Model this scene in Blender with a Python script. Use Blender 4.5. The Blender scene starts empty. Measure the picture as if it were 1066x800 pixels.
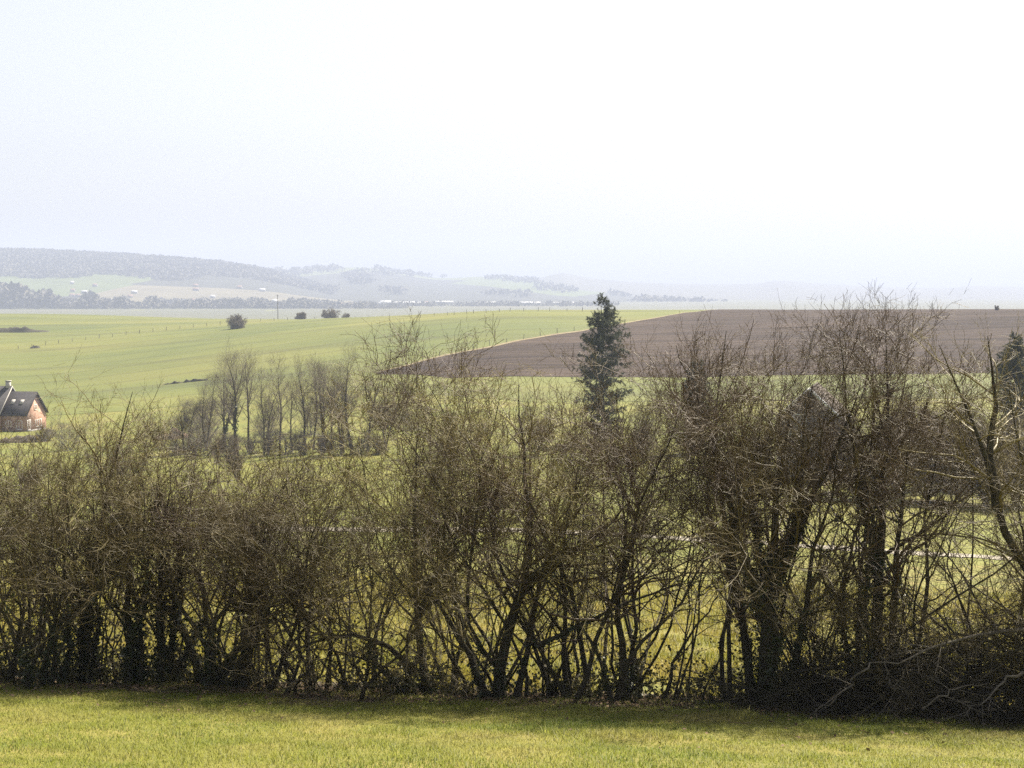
import bpy, math, random
import numpy as np
from mathutils import Vector, Matrix

RNG = np.random.default_rng(11)
random.seed(5)
SC = bpy.context.scene
COL = SC.collection
PI = math.pi
F = 1500.0                      # focal length in photograph pixels (1066 wide)
PITCH = math.atan(100 / F)
SUN_AZ, SUN_EL = math.radians(43), math.radians(52)
EXPOSURE = 1.68

# ------------------------------------------------------------------ small maths
def pchip(xs, ys, x):
    xs = np.asarray(xs, float); ys = np.asarray(ys, float); x = np.asarray(x, float)
    h = np.diff(xs); d = np.diff(ys) / h
    m = np.zeros_like(ys); m[0] = d[0]; m[-1] = d[-1]
    for i in range(1, len(xs) - 1):
        if d[i-1] * d[i] > 0:
            w1 = 2*h[i] + h[i-1]; w2 = h[i] + 2*h[i-1]
            m[i] = (w1 + w2) / (w1/d[i-1] + w2/d[i])
    i = np.clip(np.searchsorted(xs, x) - 1, 0, len(h) - 1)
    t = np.clip((x - xs[i]) / h[i], 0, 1); hh = h[i]
    return ((1+2*t)*(1-t)**2*ys[i] + t*(1-t)**2*hh*m[i] + t*t*(3-2*t)*ys[i+1] + t*t*(t-1)*hh*m[i+1])

def sstep(a, b, x):
    t = np.clip((np.asarray(x, float) - a) / (b - a), 0, 1)
    return t*t*(3-2*t)

def vnoise(x, y, s=1.0, seed=0):
    x = np.asarray(x, float)/s; y = np.asarray(y, float)/s
    xi = np.floor(x).astype(np.int64); yi = np.floor(y).astype(np.int64)
    fx = x-xi; fy = y-yi
    fx = fx*fx*(3-2*fx); fy = fy*fy*(3-2*fy)
    def h(a, b):
        n = (a*374761393 + b*668265263 + seed*1442695041) & 0x7fffffff
        n = ((n ^ (n >> 13)) * 1274126177) & 0x7fffffff
        return ((n ^ (n >> 16)) & 0xffff) / 65535.0
    return (h(xi, yi)*(1-fx)+h(xi+1, yi)*fx)*(1-fy) + (h(xi, yi+1)*(1-fx)+h(xi+1, yi+1)*fx)*fy - 0.5

NEAR = [(-200, 30), (-40, 5.6), (0, -1.9), (23, -6.7), (27, -7.45)]
LEFT = NEAR + [(40, -9.7), (60, -12.3), (90, -15.2), (150, -21), (220, -26), (300, -29.5), (400, -29.5), (500, -26.3),
        (650, -20), (800, -16.4), (880, -15.9), (1000, -19), (1500, -35), (2000, -38), (20000, -40)]
MID = NEAR + [(40, -9.7), (60, -12.3), (90, -15.2), (150, -18.7), (220, -20.6), (300, -21.3), (335, -20.6), (400, -17),
       (480, -12), (540, -9.6), (600, -9.4), (700, -13), (1000, -30), (1500, -37), (20000, -40)]
RIGHT = NEAR + [(40, -9.9), (60, -12.8), (80, -15.2), (130, -19.9), (220, -21), (300, -21), (335, -20), (400, -15),
         (480, -9.6), (530, -8.2), (600, -8.8), (800, -18), (1200, -36), (20000, -40)]
def Gs(X, Y):
    """smooth height of the land under (X, Y)"""
    X = np.asarray(X, float); Y = np.asarray(Y, float)
    Yp = Y + 0.12*X*(1 - sstep(40, 85, Y))
    u = X / np.maximum(Y, 60.0)
    zl, zm, zr = (pchip(*zip(*c), Yp) for c in (LEFT, MID, RIGHT))
    a = np.clip(-u/0.34, 0, 1); b = np.clip(u/0.355, 0, 1)
    a = a*a*(3-2*a)*0.5 + a*0.5; b = b*b*(3-2*b)*0.5 + b*0.5
    return zm + (zl-zm)*a + (zr-zm)*b
def G(X, Y):
    X = np.asarray(X, float); Y = np.asarray(Y, float)
    n = 0.10*vnoise(X, Y, 2.6, 1)+0.05*vnoise(X, Y, 0.8, 2)
    return Gs(X, Y) + n*(1-sstep(60, 160, Y)) + 0.7*vnoise(X, Y, 45, 3)*sstep(110, 260, Y)
def g(x, y): return float(G(x, y))

def ray(px, py):
    """ground-plan direction of a photograph pixel, scaled to Y = 1"""
    c, s = math.cos(PITCH), math.sin(PITCH)
    dx, dy, dz = (px-533)/F, 1.0, -(py-400)/F
    Y = dy*c + dz*s; Z = -dy*s + dz*c
    return dx/Y, Z/Y
def at(px, py, D):
    a, b = ray(px, py); return Vector((a*D, D, b*D))
def base(px, D):
    """stand on the land in the direction of column px at distance D"""
    x = (px-533)/F*D*1.002
    return Vector((x, D, g(x, D)))

# ------------------------------------------------------------------ mesh building
class MB:
    def __init__(s): s.v = []; s.q = []; s.t = []; s.n = 0
    def add(s, v, q=None, t=None):
        v = np.asarray(v, float).reshape(-1, 3)
        if q is not None and len(q): s.q.append(np.asarray(q, np.int64).reshape(-1, 4)+s.n)
        if t is not None and len(t): s.t.append(np.asarray(t, np.int64).reshape(-1, 3)+s.n)
        s.v.append(v); s.n += len(v)
    def box(s, c, sx, sy, sz, ax=None):
        """box with centre c, full sizes, optional 3x3 axes"""
        o = np.array([[i, j, k] for k in (-.5, .5) for j in (-.5, .5) for i in (-.5, .5)])*[sx, sy, sz]
        if ax is not None: o = o @ np.asarray(ax, float)
        s.add(o+np.asarray(c, float), [(0,2,3,1),(4,5,7,6),(0,1,5,4),(1,3,7,5),(3,2,6,7),(2,0,4,6)])
    def prism(s, pts, off):
        """polygon (n,3) extruded along off; n = 3, 4 or 5"""
        p = np.asarray(pts, float); n = len(p); s0 = np.vstack([p, p+np.asarray(off, float)])
        q = [(i, (i+1) % n, (i+1) % n+n, i+n) for i in range(n)]; t = []
        for k in range(1, n-1): t += [(0, k+1, k), (n, n+k, n+k+1)]
        s.add(s0, q, t)
    def tubes(s, P, R, S=3, cap=False):
        """P (N,K,3) polylines, R (N,K) radii"""
        P = np.asarray(P, float); R = np.asarray(R, float)
        N, K, _ = P.shape
        if N == 0: return
        T = np.empty_like(P); T[:, 1:-1] = P[:, 2:]-P[:, :-2]; T[:, 0] = P[:, 1]-P[:, 0]; T[:, -1] = P[:, -1]-P[:, -2]
        T /= np.linalg.norm(T, axis=2, keepdims=True)+1e-9
        ref = np.where(np.abs(T[:, :1, 2:3]) < 0.8, [[[0, 0, 1.]]], [[[1., 0, 0]]])
        A = np.cross(T, np.broadcast_to(ref, T.shape)); A /= np.linalg.norm(A, axis=2, keepdims=True)+1e-9
        B = np.cross(T, A)
        ang = np.arange(S)*2*PI/S
        V = P[:, :, None] + R[:, :, None, None]*(np.cos(ang)[None, None, :, None]*A[:, :, None]+np.sin(ang)[None, None, :, None]*B[:, :, None])
        i = np.arange(N)[:, None, None]*K*S; k = np.arange(K-1)[None, :, None]*S; j = np.arange(S)[None, None, :]; j2 = (j+1) % S
        q = np.stack([i+k+j, i+k+j2, i+k+S+j2, i+k+S+j], -1).reshape(-1, 4)
        s.add(V.reshape(-1, 3), q)
    def cards(s, C, U, W, fold=0.0):
        """leaf quads (rhombs): centre C, half-length vectors U, half-width vectors W"""
        n = len(C)
        V = np.stack([C-U, C+W, C+U, C-W], 1)
        s.add(V.reshape(-1, 3), np.arange(n*4).reshape(n, 4))
    def build(s, name, mat, parent=None, smooth=False):
        V = np.concatenate(s.v) if s.v else np.zeros((0, 3))
        Q = np.concatenate(s.q) if s.q else np.zeros((0, 4), np.int64)
        T = np.concatenate(s.t) if s.t else np.zeros((0, 3), np.int64)
        if parent is not None:                       # vertices are given in the world: store them relative to the thing
            V = (V-np.array(parent.location)) @ np.array(parent.rotation_euler.to_matrix())
        me = bpy.data.meshes.new(name)
        me.vertices.add(len(V)); me.vertices.foreach_set('co', V.astype(np.float32).ravel())
        idx = np.concatenate([Q.ravel(), T.ravel()]).astype(np.int32)
        me.loops.add(len(idx)); me.loops.foreach_set('vertex_index', idx)
        st = np.concatenate([np.arange(len(Q))*4, len(Q)*4+np.arange(len(T))*3]).astype(np.int32)
        me.polygons.add(len(st)); me.polygons.foreach_set('loop_start', st)
        me.update(calc_edges=True)
        if smooth: me.polygons.foreach_set('use_smooth', np.ones(len(st), bool))
        mats = mat if isinstance(mat, (list, tuple)) else [mat]
        for m in mats: me.materials.append(m)
        o = bpy.data.objects.new(name, me); COL.objects.link(o)
        if parent is not None: o.parent = parent
        return o

def tag(o, label=None, cat=None, group=None, kind=None):
    if label: o['label'] = label
    if cat: o['category'] = cat
    if group: o['group'] = group
    if kind: o['kind'] = kind
    return o
def thing(name, loc, label, cat, group=None, rz=0.0):
    o = bpy.data.objects.new(name, None); COL.objects.link(o); o.empty_display_size = 0.3
    o.location = loc; o.rotation_euler = (0, 0, rz)
    return tag(o, label, cat, group)
def dup(root, loc, rz, sc, label):
    c = root.copy(); COL.objects.link(c); c.location = loc; c.rotation_euler = (0, 0, rz); c.scale = (sc[0], sc[0], sc[1]); c['label'] = label
    for ch in list(root.children):
        k = ch.copy(); COL.objects.link(k); k.parent = c
    return c

# ------------------------------------------------------------------ materials
def new_mat(name):
    m = bpy.data.materials.new(name); m.use_nodes = True
    nt = m.node_tree; nt.nodes.clear()
    out = nt.nodes.new('ShaderNodeOutputMaterial')
    return m, nt, out
def noise_col(nt, cols, scale, detail=4, rough=0.6, lo=0.3, hi=0.7, pos=None, stretch=None):
    """colour ramp over a noise of the world position"""
    geo = nt.nodes.new('ShaderNodeNewGeometry'); src = geo.outputs['Position']
    if stretch:
        mp = nt.nodes.new('ShaderNodeMapping'); mp.inputs['Rotation'].default_value = (0, 0, stretch[3]); mp.inputs['Scale'].default_value = stretch[:3]
        nt.links.new(src, mp.inputs['Vector']); src = mp.outputs[0]
    n = nt.nodes.new('ShaderNodeTexNoise'); n.inputs['Scale'].default_value = scale; n.inputs['Detail'].default_value = detail; n.inputs['Roughness'].default_value = rough
    nt.links.new(src, n.inputs['Vector'])
    r = nt.nodes.new('ShaderNodeValToRGB'); e = r.color_ramp.elements
    k = len(cols)
    while len(e) < k: e.new(0.5)
    for i, c in enumerate(cols):
        e[i].position = lo+(hi-lo)*i/max(1, k-1); e[i].color = (*c, 1)
    nt.links.new(n.outputs['Fac'], r.inputs['Fac'])
    return r.outputs['Color'], n
def mixc(nt, a, b, fac, mode='MIX'):
    m = nt.nodes.new('ShaderNodeMix'); m.data_type = 'RGBA'; m.blend_type = mode
    for sock, v in ((m.inputs['Factor'], fac), (m.inputs['A'], a), (m.inputs['B'], b)):
        if isinstance(v, (int, float)): sock.default_value = v
        elif isinstance(v, tuple): sock.default_value = (*v, 1)
        else: nt.links.new(v, sock)
    return m.outputs['Result']
def surf(name, cols, scale, rough=0.85, spec=0.3, bump=None, detail=4, lo=0.3, hi=0.7, second=None, transl=0.0, stretch=None, up=0.0, lines=()):
    m, nt, out = new_mat(name)
    c, n = noise_col(nt, cols, scale, detail, lo=lo, hi=hi, stretch=stretch)
    if second:                                        # (cols, scale, factor): a finer or coarser second layer, multiplied
        c2, _ = noise_col(nt, second[0], second[1], 5, lo=0.32, hi=0.68, stretch=second[3] if len(second) > 3 else None)
        c = mixc(nt, c, c2, second[2], 'MULTIPLY')
    for per, rot, wid, dark, dist in lines:           # wheel tracks or furrows: period, direction, share of the period, tint, waviness
        geo = nt.nodes.new('ShaderNodeNewGeometry'); mp = nt.nodes.new('ShaderNodeMapping'); mp.inputs['Rotation'].default_value = (0, 0, rot)
        wv = nt.nodes.new('ShaderNodeTexWave'); wv.inputs['Scale'].default_value = 2*PI/20/per; wv.inputs['Distortion'].default_value = dist; wv.inputs['Detail'].default_value = 2; wv.inputs['Detail Scale'].default_value = .4
        nt.links.new(geo.outputs['Position'], mp.inputs[0]); nt.links.new(mp.outputs[0], wv.inputs['Vector'])
        rp = nt.nodes.new('ShaderNodeValToRGB'); rp.color_ramp.elements[0].color = (*dark, 1); rp.color_ramp.elements[0].position = 0; rp.color_ramp.elements[1].color = (1, 1, 1, 1); rp.color_ramp.elements[1].position = wid
        nt.links.new(wv.outputs['Fac'], rp.inputs[0]); c = mixc(nt, c, rp.outputs[0], 1.0, 'MULTIPLY')
    b = nt.nodes.new('ShaderNodeBsdfPrincipled'); nt.links.new(c, b.inputs['Base Color'])
    b.inputs['Roughness'].default_value = rough; b.inputs['Specular IOR Level'].default_value = spec
    if bump:
        geo = nt.nodes.new('ShaderNodeNewGeometry')
        bn = nt.nodes.new('ShaderNodeTexNoise'); bn.inputs['Scale'].default_value = bump[0]; bn.inputs['Detail'].default_value = 6
        nt.links.new(geo.outputs['Position'], bn.inputs['Vector'])
        bp = nt.nodes.new('ShaderNodeBump'); bp.inputs['Strength'].default_value = 1; bp.inputs['Distance'].default_value = bump[1]
        nt.links.new(bn.outputs['Fac'], bp.inputs['Height']); nt.links.new(bp.outputs[0], b.inputs['Normal'])
    if up:                                            # short turf: blades shade like the lawn they make up
        geo = nt.nodes.new('ShaderNodeNewGeometry'); va = nt.nodes.new('ShaderNodeVectorMath'); va.operation = 'MULTIPLY_ADD'
        nt.links.new(geo.outputs['Normal'], va.inputs[0]); va.inputs[1].default_value = (up, up, up); va.inputs[2].default_value = (0, 0, .8)
        vn = nt.nodes.new('ShaderNodeVectorMath'); vn.operation = 'NORMALIZE'; nt.links.new(va.outputs[0], vn.inputs[0]); nt.links.new(vn.outputs[0], b.inputs['Normal'])
    sh = b.outputs[0]
    if transl:
        t = nt.nodes.new('ShaderNodeBsdfTranslucent'); nt.links.new(c, t.inputs['Color'])
        ms = nt.nodes.new('ShaderNodeMixShader'); ms.inputs[0].default_value = transl
        nt.links.new(sh, ms.inputs[1]); nt.links.new(t.outputs[0], ms.inputs[2]); sh = ms.outputs[0]
    nt.links.new(sh, out.inputs['Surface'])
    return m

M = {}
W1 = (1, 1, 1)
M['meadow'] = surf('meadow_turf', [(.11, .12, .016), (.165, .155, .026), (.22, .18, .05)], 0.7, bump=(9, .05), second=([(.6, .62, .55), W1], 14, .8))
M['blade'] = surf('grass_blades', [(.17, .225, .036), (.295, .31, .06), (.43, .38, .13)], 0.5, rough=.55, spec=.2, transl=.5, up=.45, second=([(.55, .6, .5), W1], 19, .7))
M['rough'] = surf('rough_grass_blades', [(.18, .19, .022), (.29, .25, .038), (.37, .28, .07)], 0.5, rough=.6, transl=.5, up=.45, second=([(.55, .6, .5), W1], 13, .7))
M['valley'] = surf('valley_turf', [(.10, .114, .011), (.135, .138, .015), (.17, .152, .028)], 0.07, bump=(2, .1), second=([(.6, .64, .55), W1], .9, .6))
M['field'] = surf('pasture', [(.075, .094, .010), (.108, .118, .013), (.146, .138, .022)], 0.012, detail=8, bump=(.8, .16), second=([(.66, .70, .58), W1], .02, .85, (.22, 1.8, 1, .10)), lines=((24, 1.25, .1, (.82, .8, .7), 1.0), (70, -1.32, .12, (.86, .84, .72), 2.5)))
M['plough'] = surf('ploughed_soil', [(.040, .027, .020), (.057, .040, .030), (.083, .060, .046)], 0.022, rough=.95, spec=.1, bump=(1.1, .35),
                   second=([(.38, .36, .36), (.8, .8, .8), W1], .13, .9, (.14, 1.6, 1, -.25)), detail=6, lines=((6.5, 1.32, .8, (.78, .77, .76), 6.0), (26, 1.32, .2, (.8, .78, .76), 2.0)))
M['margin'] = surf('field_margin', [(.12, .085, .05), (.16, .125, .06), (.2, .17, .09)], 0.25)
M['path'] = surf('pale_gravel', [(.19, .17, .13), (.25, .225, .18), (.31, .28, .23)], 1.5, bump=(12, .03))
M['plain'] = surf('far_plain', [(.07, .066, .042), (.065, .07, .03), (.10, .085, .056)], 0.004, stretch=(.6, 3, 1, .1))
M['hill_wood'] = surf('wooded_hillside', [(.05, .048, .035), (.065, .06, .04), (.08, .075, .05)], 0.02, bump=(.03, 6))
def hill_mat():
    m, nt, out = new_mat('hill_patchwork')
    geo = nt.nodes.new('ShaderNodeNewGeometry')
    mp = nt.nodes.new('ShaderNodeMapping'); mp.inputs['Scale'].default_value = (1/520, 1/900, 0); mp.inputs['Rotation'].default_value = (0, 0, .3)
    nt.links.new(geo.outputs['Position'], mp.inputs[0])
    vo = nt.nodes.new('ShaderNodeTexVoronoi'); vo.inputs['Scale'].default_value = 1.0
    nt.links.new(mp.outputs[0], vo.inputs['Vector'])
    sp = nt.nodes.new('ShaderNodeSeparateColor'); nt.links.new(vo.outputs['Color'], sp.inputs[0])
    r = nt.nodes.new('ShaderNodeValToRGB'); r.color_ramp.interpolation = 'CONSTANT'; e = r.color_ramp.elements
    pal = [(0, (.05, .05, .034)), (.42, (.10, .125, .035)), (.62, (.15, .13, .075)), (.74, (.055, .055, .04)), (.88, (.12, .14, .045))]
    while len(e) < len(pal): e.new(.5)
    for i, (p, c) in enumerate(pal): e[i].position = p; e[i].color = (*c, 1)
    nt.links.new(sp.outputs[0], r.inputs[0])
    c2, _ = noise_col(nt, [(.6, .6, .6), W1], .012)
    c = mixc(nt, r.outputs[0], c2, .7, 'MULTIPLY')
    b = nt.nodes.new('ShaderNodeBsdfPrincipled'); b.inputs['Roughness'].default_value = .95; b.inputs['Specular IOR Level'].default_value = .1
    nt.links.new(c, b.inputs['Base Color']); nt.links.new(b.outputs[0], out.inputs[0])
    return m
M['hill'] = hill_mat()
M['bark'] = surf('dark_bark', [(.03, .026, .018), (.048, .042, .028), (.07, .068, .04)], 9, rough=.9, spec=.2, bump=(30, .015))
M['bark_grey'] = surf('grey_bark', [(.11, .10, .085), (.16, .145, .12), (.21, .2, .15)], 5, rough=.9, spec=.2, bump=(24, .012))
M['twig'] = surf('brown_twigs', [(.05, .036, .014), (.09, .068, .024), (.15, .12, .04)], 1.6, rough=.5, spec=.42)
M['twig_pale'] = surf('sunlit_lichened_twigs', [(.10, .08, .028), (.175, .142, .05), (.25, .215, .08)], 1.6, rough=.5, spec=.42)  # lichen tone, with sunlight on the crown tops put into the paler colour
M['twig_valley'] = surf('pale_bare_twigs', [(.13, .108, .085), (.18, .15, .12)], .4, rough=.8)  # haze over the valley is put into this paler twig colour
M['twig_red'] = surf('reddish_twigs', [(.048, .031, .016), (.08, .053, .029), (.115, .083, .043)], 1.6, rough=.5, spec=.42)
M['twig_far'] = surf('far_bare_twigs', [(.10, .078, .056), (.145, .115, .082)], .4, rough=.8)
M['deadwood'] = surf('bleached_dead_branch', [(.10, .088, .07), (.15, .135, .11)], 5, rough=.8)
M['ivy'] = surf('ivy_leaves', [(.018, .028, .01), (.03, .045, .015), (.05, .06, .02)], 4, rough=.45, spec=.4, transl=.15)
M['bramble'] = surf('bramble_leaves', [(.03, .035, .012), (.055, .055, .02), (.09, .07, .03)], 3, rough=.5, transl=.3)
M['litter'] = surf('dead_leaves', [(.07, .045, .025), (.12, .08, .045), (.2, .15, .09)], 6, rough=.9)
M['soil'] = surf('dark_hedge_soil', [(.045, .035, .022), (.07, .055, .035)], 3, bump=(9, .04))  # even dark brown soil, for the hedge foot and the soil heap
M['spruce'] = surf('spruce_needles', [(.034, .046, .028), (.05, .064, .037), (.07, .082, .046)], .8, rough=.6, transl=.12)
M['brick'] = surf('orange_brick', [(.30, .165, .12), (.37, .225, .165), (.48, .35, .29)], 1.4, second=([(.75, .72, .7), W1], 7, .7))
M['slate'] = surf('dark_slates', [(.022, .021, .024), (.03, .028, .032), (.042, .039, .042)], 1.2, rough=.85, spec=.2)
M['white'] = surf('white_paint', [(.68, .68, .66), (.78, .78, .77)], 2, rough=.5)
M['glass'] = surf('window_glass', [(.03, .035, .045), (.045, .05, .06)], 1, rough=.08, spec=.8)
M['render'] = surf('grey_render', [(.3, .29, .27), (.38, .36, .34)], 1)
M['zinc'] = surf('pale_zinc_roof', [(.07, .072, .078), (.10, .102, .11)], 1.2, rough=.7)
M['tile'] = surf('brown_roof_tiles', [(.07, .055, .048), (.10, .078, .066)], 1.2)
M['wood'] = surf('weathered_wood', [(.09, .075, .06), (.14, .12, .095)], 6)
M['wire'] = surf('fence_wire', [(.2, .2, .2), (.26, .26, .26)], 5, rough=.4)
M['shed'] = surf('pale_shed_roof', [(.34, .34, .34), (.44, .44, .44)], .05)
M['wall_far'] = surf('pale_house_wall', [(.24, .225, .205), (.31, .295, .275)], .05)
M['roof_far'] = surf('far_tile_roof', [(.22, .12, .085), (.16, .11, .09)], .03)
M['earth'] = surf('bare_earth', [(.2, .13, .09), (.3, .21, .15)], .5, bump=(2, .2))
M['wood_mass'] = surf('far_wood_twigs', [(.06, .056, .045), (.075, .069, .053), (.092, .085, .06)], .008, up=.05)

# ------------------------------------------------------------------ land
def sheet(name, mat, U, D, zoff=0.0, kind='structure', fn=G, cyl=False, edge=None):
    """grid over columns U (X / max(Y, 40)) and distances D"""
    U = np.asarray(U, float); D = np.asarray(D, float)
    uu, dd = np.meshgrid(U, D)
    X = uu*np.maximum(np.abs(dd), 45.0); Y = dd
    if edge is not None: X, Y = edge(X, Y)
    Z = fn(X, Y)+zoff
    nu, nd = len(U), len(D)
    i = np.arange(nd-1)[:, None]*nu+np.arange(nu-1)[None]
    q = np.stack([i, i+1, i+1+nu, i+nu], -1).reshape(-1, 4)
    b = MB(); b.add(np.stack([X, Y, Z], -1), q)
    return tag(b.build(name, mat, smooth=True), kind=kind)

# one sheet of land from behind the camera to the horizon, its near part finer
Dnear = np.concatenate([np.arange(-60, 8, 4), np.arange(8, 32, .3), np.arange(32, 60, .8), np.arange(60, 130, 2), np.arange(130, 420, 6), np.arange(420, 1000, 8),
                        np.arange(1000, 2200, 40), np.linspace(2200, 8900, 30)])
U = np.concatenate([np.linspace(-1.25, -.5, 24)[:-1], np.linspace(-.5, .5, 190), np.linspace(.5, 1.25, 24)[1:]])
sheet('ground', M['valley'], U, Dnear)
sheet('meadow', M['meadow'], np.linspace(-.75, .75, 240), np.concatenate([np.arange(-20, 9, 2), np.arange(9, 31, .16), np.arange(31, 76, .6)]), .012)
def poly_sheet(name, mat, x0, x1, lo, hi, zoff, n=160, m=60, wob=0.0):
    """strip of land between two distance curves lo(px), hi(px)"""
    px = np.linspace(x0, x1, n); t = np.linspace(0, 1, m)
    Dl = np.array([lo(p) for p in px]); Dh = np.array([hi(p) for p in px])
    dd = Dl[None]*(1-t[:, None])+Dh[None]*t[:, None]
    X = (px[None]-533)/F*1.002*dd
    if wob:
        X = X+wob*vnoise(dd, X, 18, 8); dd = dd+wob*vnoise(X, dd, 14, 9)
    Z = G(X, dd)+zoff
    i = np.arange(m-1)[:, None]*n+np.arange(n-1)[None]
    q = np.stack([i, i+1, i+1+n, i+n], -1).reshape(-1, 4)
    b = MB(); b.add(np.stack([X, dd, Z], -1), q)
    return tag(b.build(name, mat, smooth=True), kind='structure')
def depth_on_land(px, py, start=240):
    """distance at which column px meets the land on row py, seen from the eye (far slope)"""
    a, b = ray(px, py)
    D = np.arange(start, 1000, 2.0); d = Gs(a*D, D)-b*D
    k = np.where(d > 0)[0]
    return D[k[0]] if len(k) else 640.0
poly_sheet('green_field', M['field'], -700, 1500, lambda p: 330 if p < 350 else 330-min(60, (p-350)*.3), lambda p: 960, .05, m=110, n=220)
EDGE = [(395, 388), (430, 379), (470, 370), (533, 357.5), (600, 346), (650, 336), (690, 329.5), (720, 325.4)]
edgeD = [(p, depth_on_land(p, y)) for p, y in EDGE]
def edge_d(p):
    xs, ys = zip(*edgeD)
    return float(np.interp(p, list(xs)+[780, 900], list(ys)+[640, 760]))
def plow_lo(p): return float(np.interp(p, [396, 470, 600, 1066, 1500], [edgeD[0][1]-3, 336, 333, 335, 335]))
poly_sheet('ploughed_field', M['plough'], 396, 1500, plow_lo, edge_d, .12, n=260, m=110, wob=5.0)
poly_sheet('field_margin', M['margin'], 396, 745, lambda p: edge_d(p)-1.2, lambda p: edge_d(p)+2.4, .17, n=200, m=8, wob=4.0)
def path_d(p): return float(np.interp(p, [-700, 0, 533, 800, 1066, 1500], [92, 90.5, 89.5, 86, 80.5, 72]))
poly_sheet('path', M['path'], -700, 1500, lambda p: path_d(p)-1.3, lambda p: path_d(p)+1.5, .03, n=240, m=5, wob=.5)
poly_sheet('far_plain', M['plain'], -500, 1500, lambda p: 1250, lambda p: 5200, .4, n=60, m=40)
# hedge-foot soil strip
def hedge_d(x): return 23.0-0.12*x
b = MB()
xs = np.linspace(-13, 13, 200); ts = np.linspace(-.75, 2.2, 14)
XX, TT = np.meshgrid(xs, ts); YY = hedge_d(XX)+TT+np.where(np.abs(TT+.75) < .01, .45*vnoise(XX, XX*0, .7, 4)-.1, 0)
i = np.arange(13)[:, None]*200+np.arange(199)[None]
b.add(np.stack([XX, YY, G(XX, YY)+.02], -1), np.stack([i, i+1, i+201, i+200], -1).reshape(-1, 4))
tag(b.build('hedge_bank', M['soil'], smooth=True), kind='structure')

# hills: real slopes that rise from their foot to a ridge and fall behind it
def hill_fn(prof, D0, D1, rough, seed):
    xs, ys = zip(*prof)
    def f(px, D):
        top = (300-pchip(xs, ys, px))/F*D1
        t = np.clip((D-D0)/(D1-D0), 0, None)
        s = np.where(t <= 1, sstep(0, 1, t)*.55+np.clip(t, 0, 1)**1.15*.45, 1-.9*sstep(1, 1.6, t))
        n = rough*(vnoise(px*8, D, 700, seed)*1.2+vnoise(px*4, D, 160, seed+1)*.5)*sstep(0, .3, t)
        return -42+(top+42)*s+n
    return f
def hill(name, prof, D0, D1, mat, rough, seed, split=None, n=260, m=70):
    f = hill_fn(prof, D0, D1, rough, seed)
    px = np.linspace(prof[0][0], prof[-1][0], n); D = np.linspace(D0, D0+(D1-D0)*1.55, m)
    pp, dd = np.meshgrid(px, D)
    Z = f(pp, dd); X = (pp-533)/F*dd
    i = np.arange(m-1)[:, None]*n+np.arange(n-1)[None]
    q = np.stack([i, i+1, i+1+n, i+n], -1).reshape(-1, 4)
    b = MB(); b.add(np.stack([X, dd, Z], -1), q)
    tag(b.build(name, mat, smooth=True), kind='structure')
    return f
hA = hill('hill', [(-500, 259), (-200, 259), (0, 262), (60, 263.5), (120, 266), (200, 271), (250, 277), (285, 284), (310, 292), (340, 301), (380, 312), (430, 322)], 2900, 4600, M['hill'], 6, 21)
hB = hill('hill', [(60, 312), (180, 297), (300, 281), (370, 278), (415, 283), (460, 289.5), (505, 288), (550, 291), (600, 299), (680, 308), (760, 318)], 3150, 6000, M['hill'], 5, 31)
hC = hill('hill', [(300, 309), (430, 296), (530, 292), (562, 289.5), (574, 286.5), (586, 284.5), (600, 287), (625, 291), (680, 294.5), (740, 296), (780, 295.5), (812, 292.5), (850, 295), (920, 299), (985, 300.5), (1010, 298), (1066, 299), (1200, 294), (1500, 297)], 4300, 6500, M['hill_wood'], 3, 41)

def ll(px, D, f): return np.stack([(px-533)/F*D, D, f(px, D)], -1)
def wood(name, mat, P, hgt, wid, rng, per=46, size=.13):
    """a far wood as one mass: many small twig faces in uneven crowns at points P"""
    n = len(P); H = hgt*rng.uniform(.6, 1.15, n); W = wid*rng.uniform(.7, 1.25, n)
    k = rng.normal(size=(n, per, 3)); k /= np.linalg.norm(k, axis=2, keepdims=True); k *= rng.uniform(.25, 1, (n, per, 1))**.5
    C = P[:, None]+np.stack([k[..., 0]*W[:, None]*.5, k[..., 1]*W[:, None]*.5, H[:, None]*(.55+.45*k[..., 2])], -1)
    s = (H[:, None, None]*size)
    U = rng.normal(size=C.shape); U /= np.linalg.norm(U, axis=2, keepdims=True); Wv = rng.normal(size=C.shape); Wv = np.cross(U, Wv); Wv /= np.linalg.norm(Wv, axis=2, keepdims=True)
    b = MB(); b.cards(C.reshape(-1, 3), (U*s*1.3).reshape(-1, 3), (Wv*s*.8).reshape(-1, 3))
    return tag(b.build(name, mat), kind='stuff')
r = np.random.default_rng(3)
# treeline across the plain, thicker and taller at the left
px = r.uniform(-250, 420, 1500); D = r.uniform(2600, 2950, 1500)
P = np.stack([(px-533)/F*D, D, np.full_like(px, -40)], -1)
wood('valley_woodland', M['wood_mass'], P, (16+14*(sstep(120, 40, px)))*(1+.9*vnoise(px, D*0, 16, 51)+.5*vnoise(px, D*0, 5, 52)), 22, r, per=40)
px = r.uniform(400, 640, 160); D = r.uniform(2900, 3080, 160)
wood('plain_woodland', M['wood_mass'], np.stack([(px-533)/F*D, D, np.full_like(px, -40)], -1), 13, 18, r, per=30)
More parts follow.
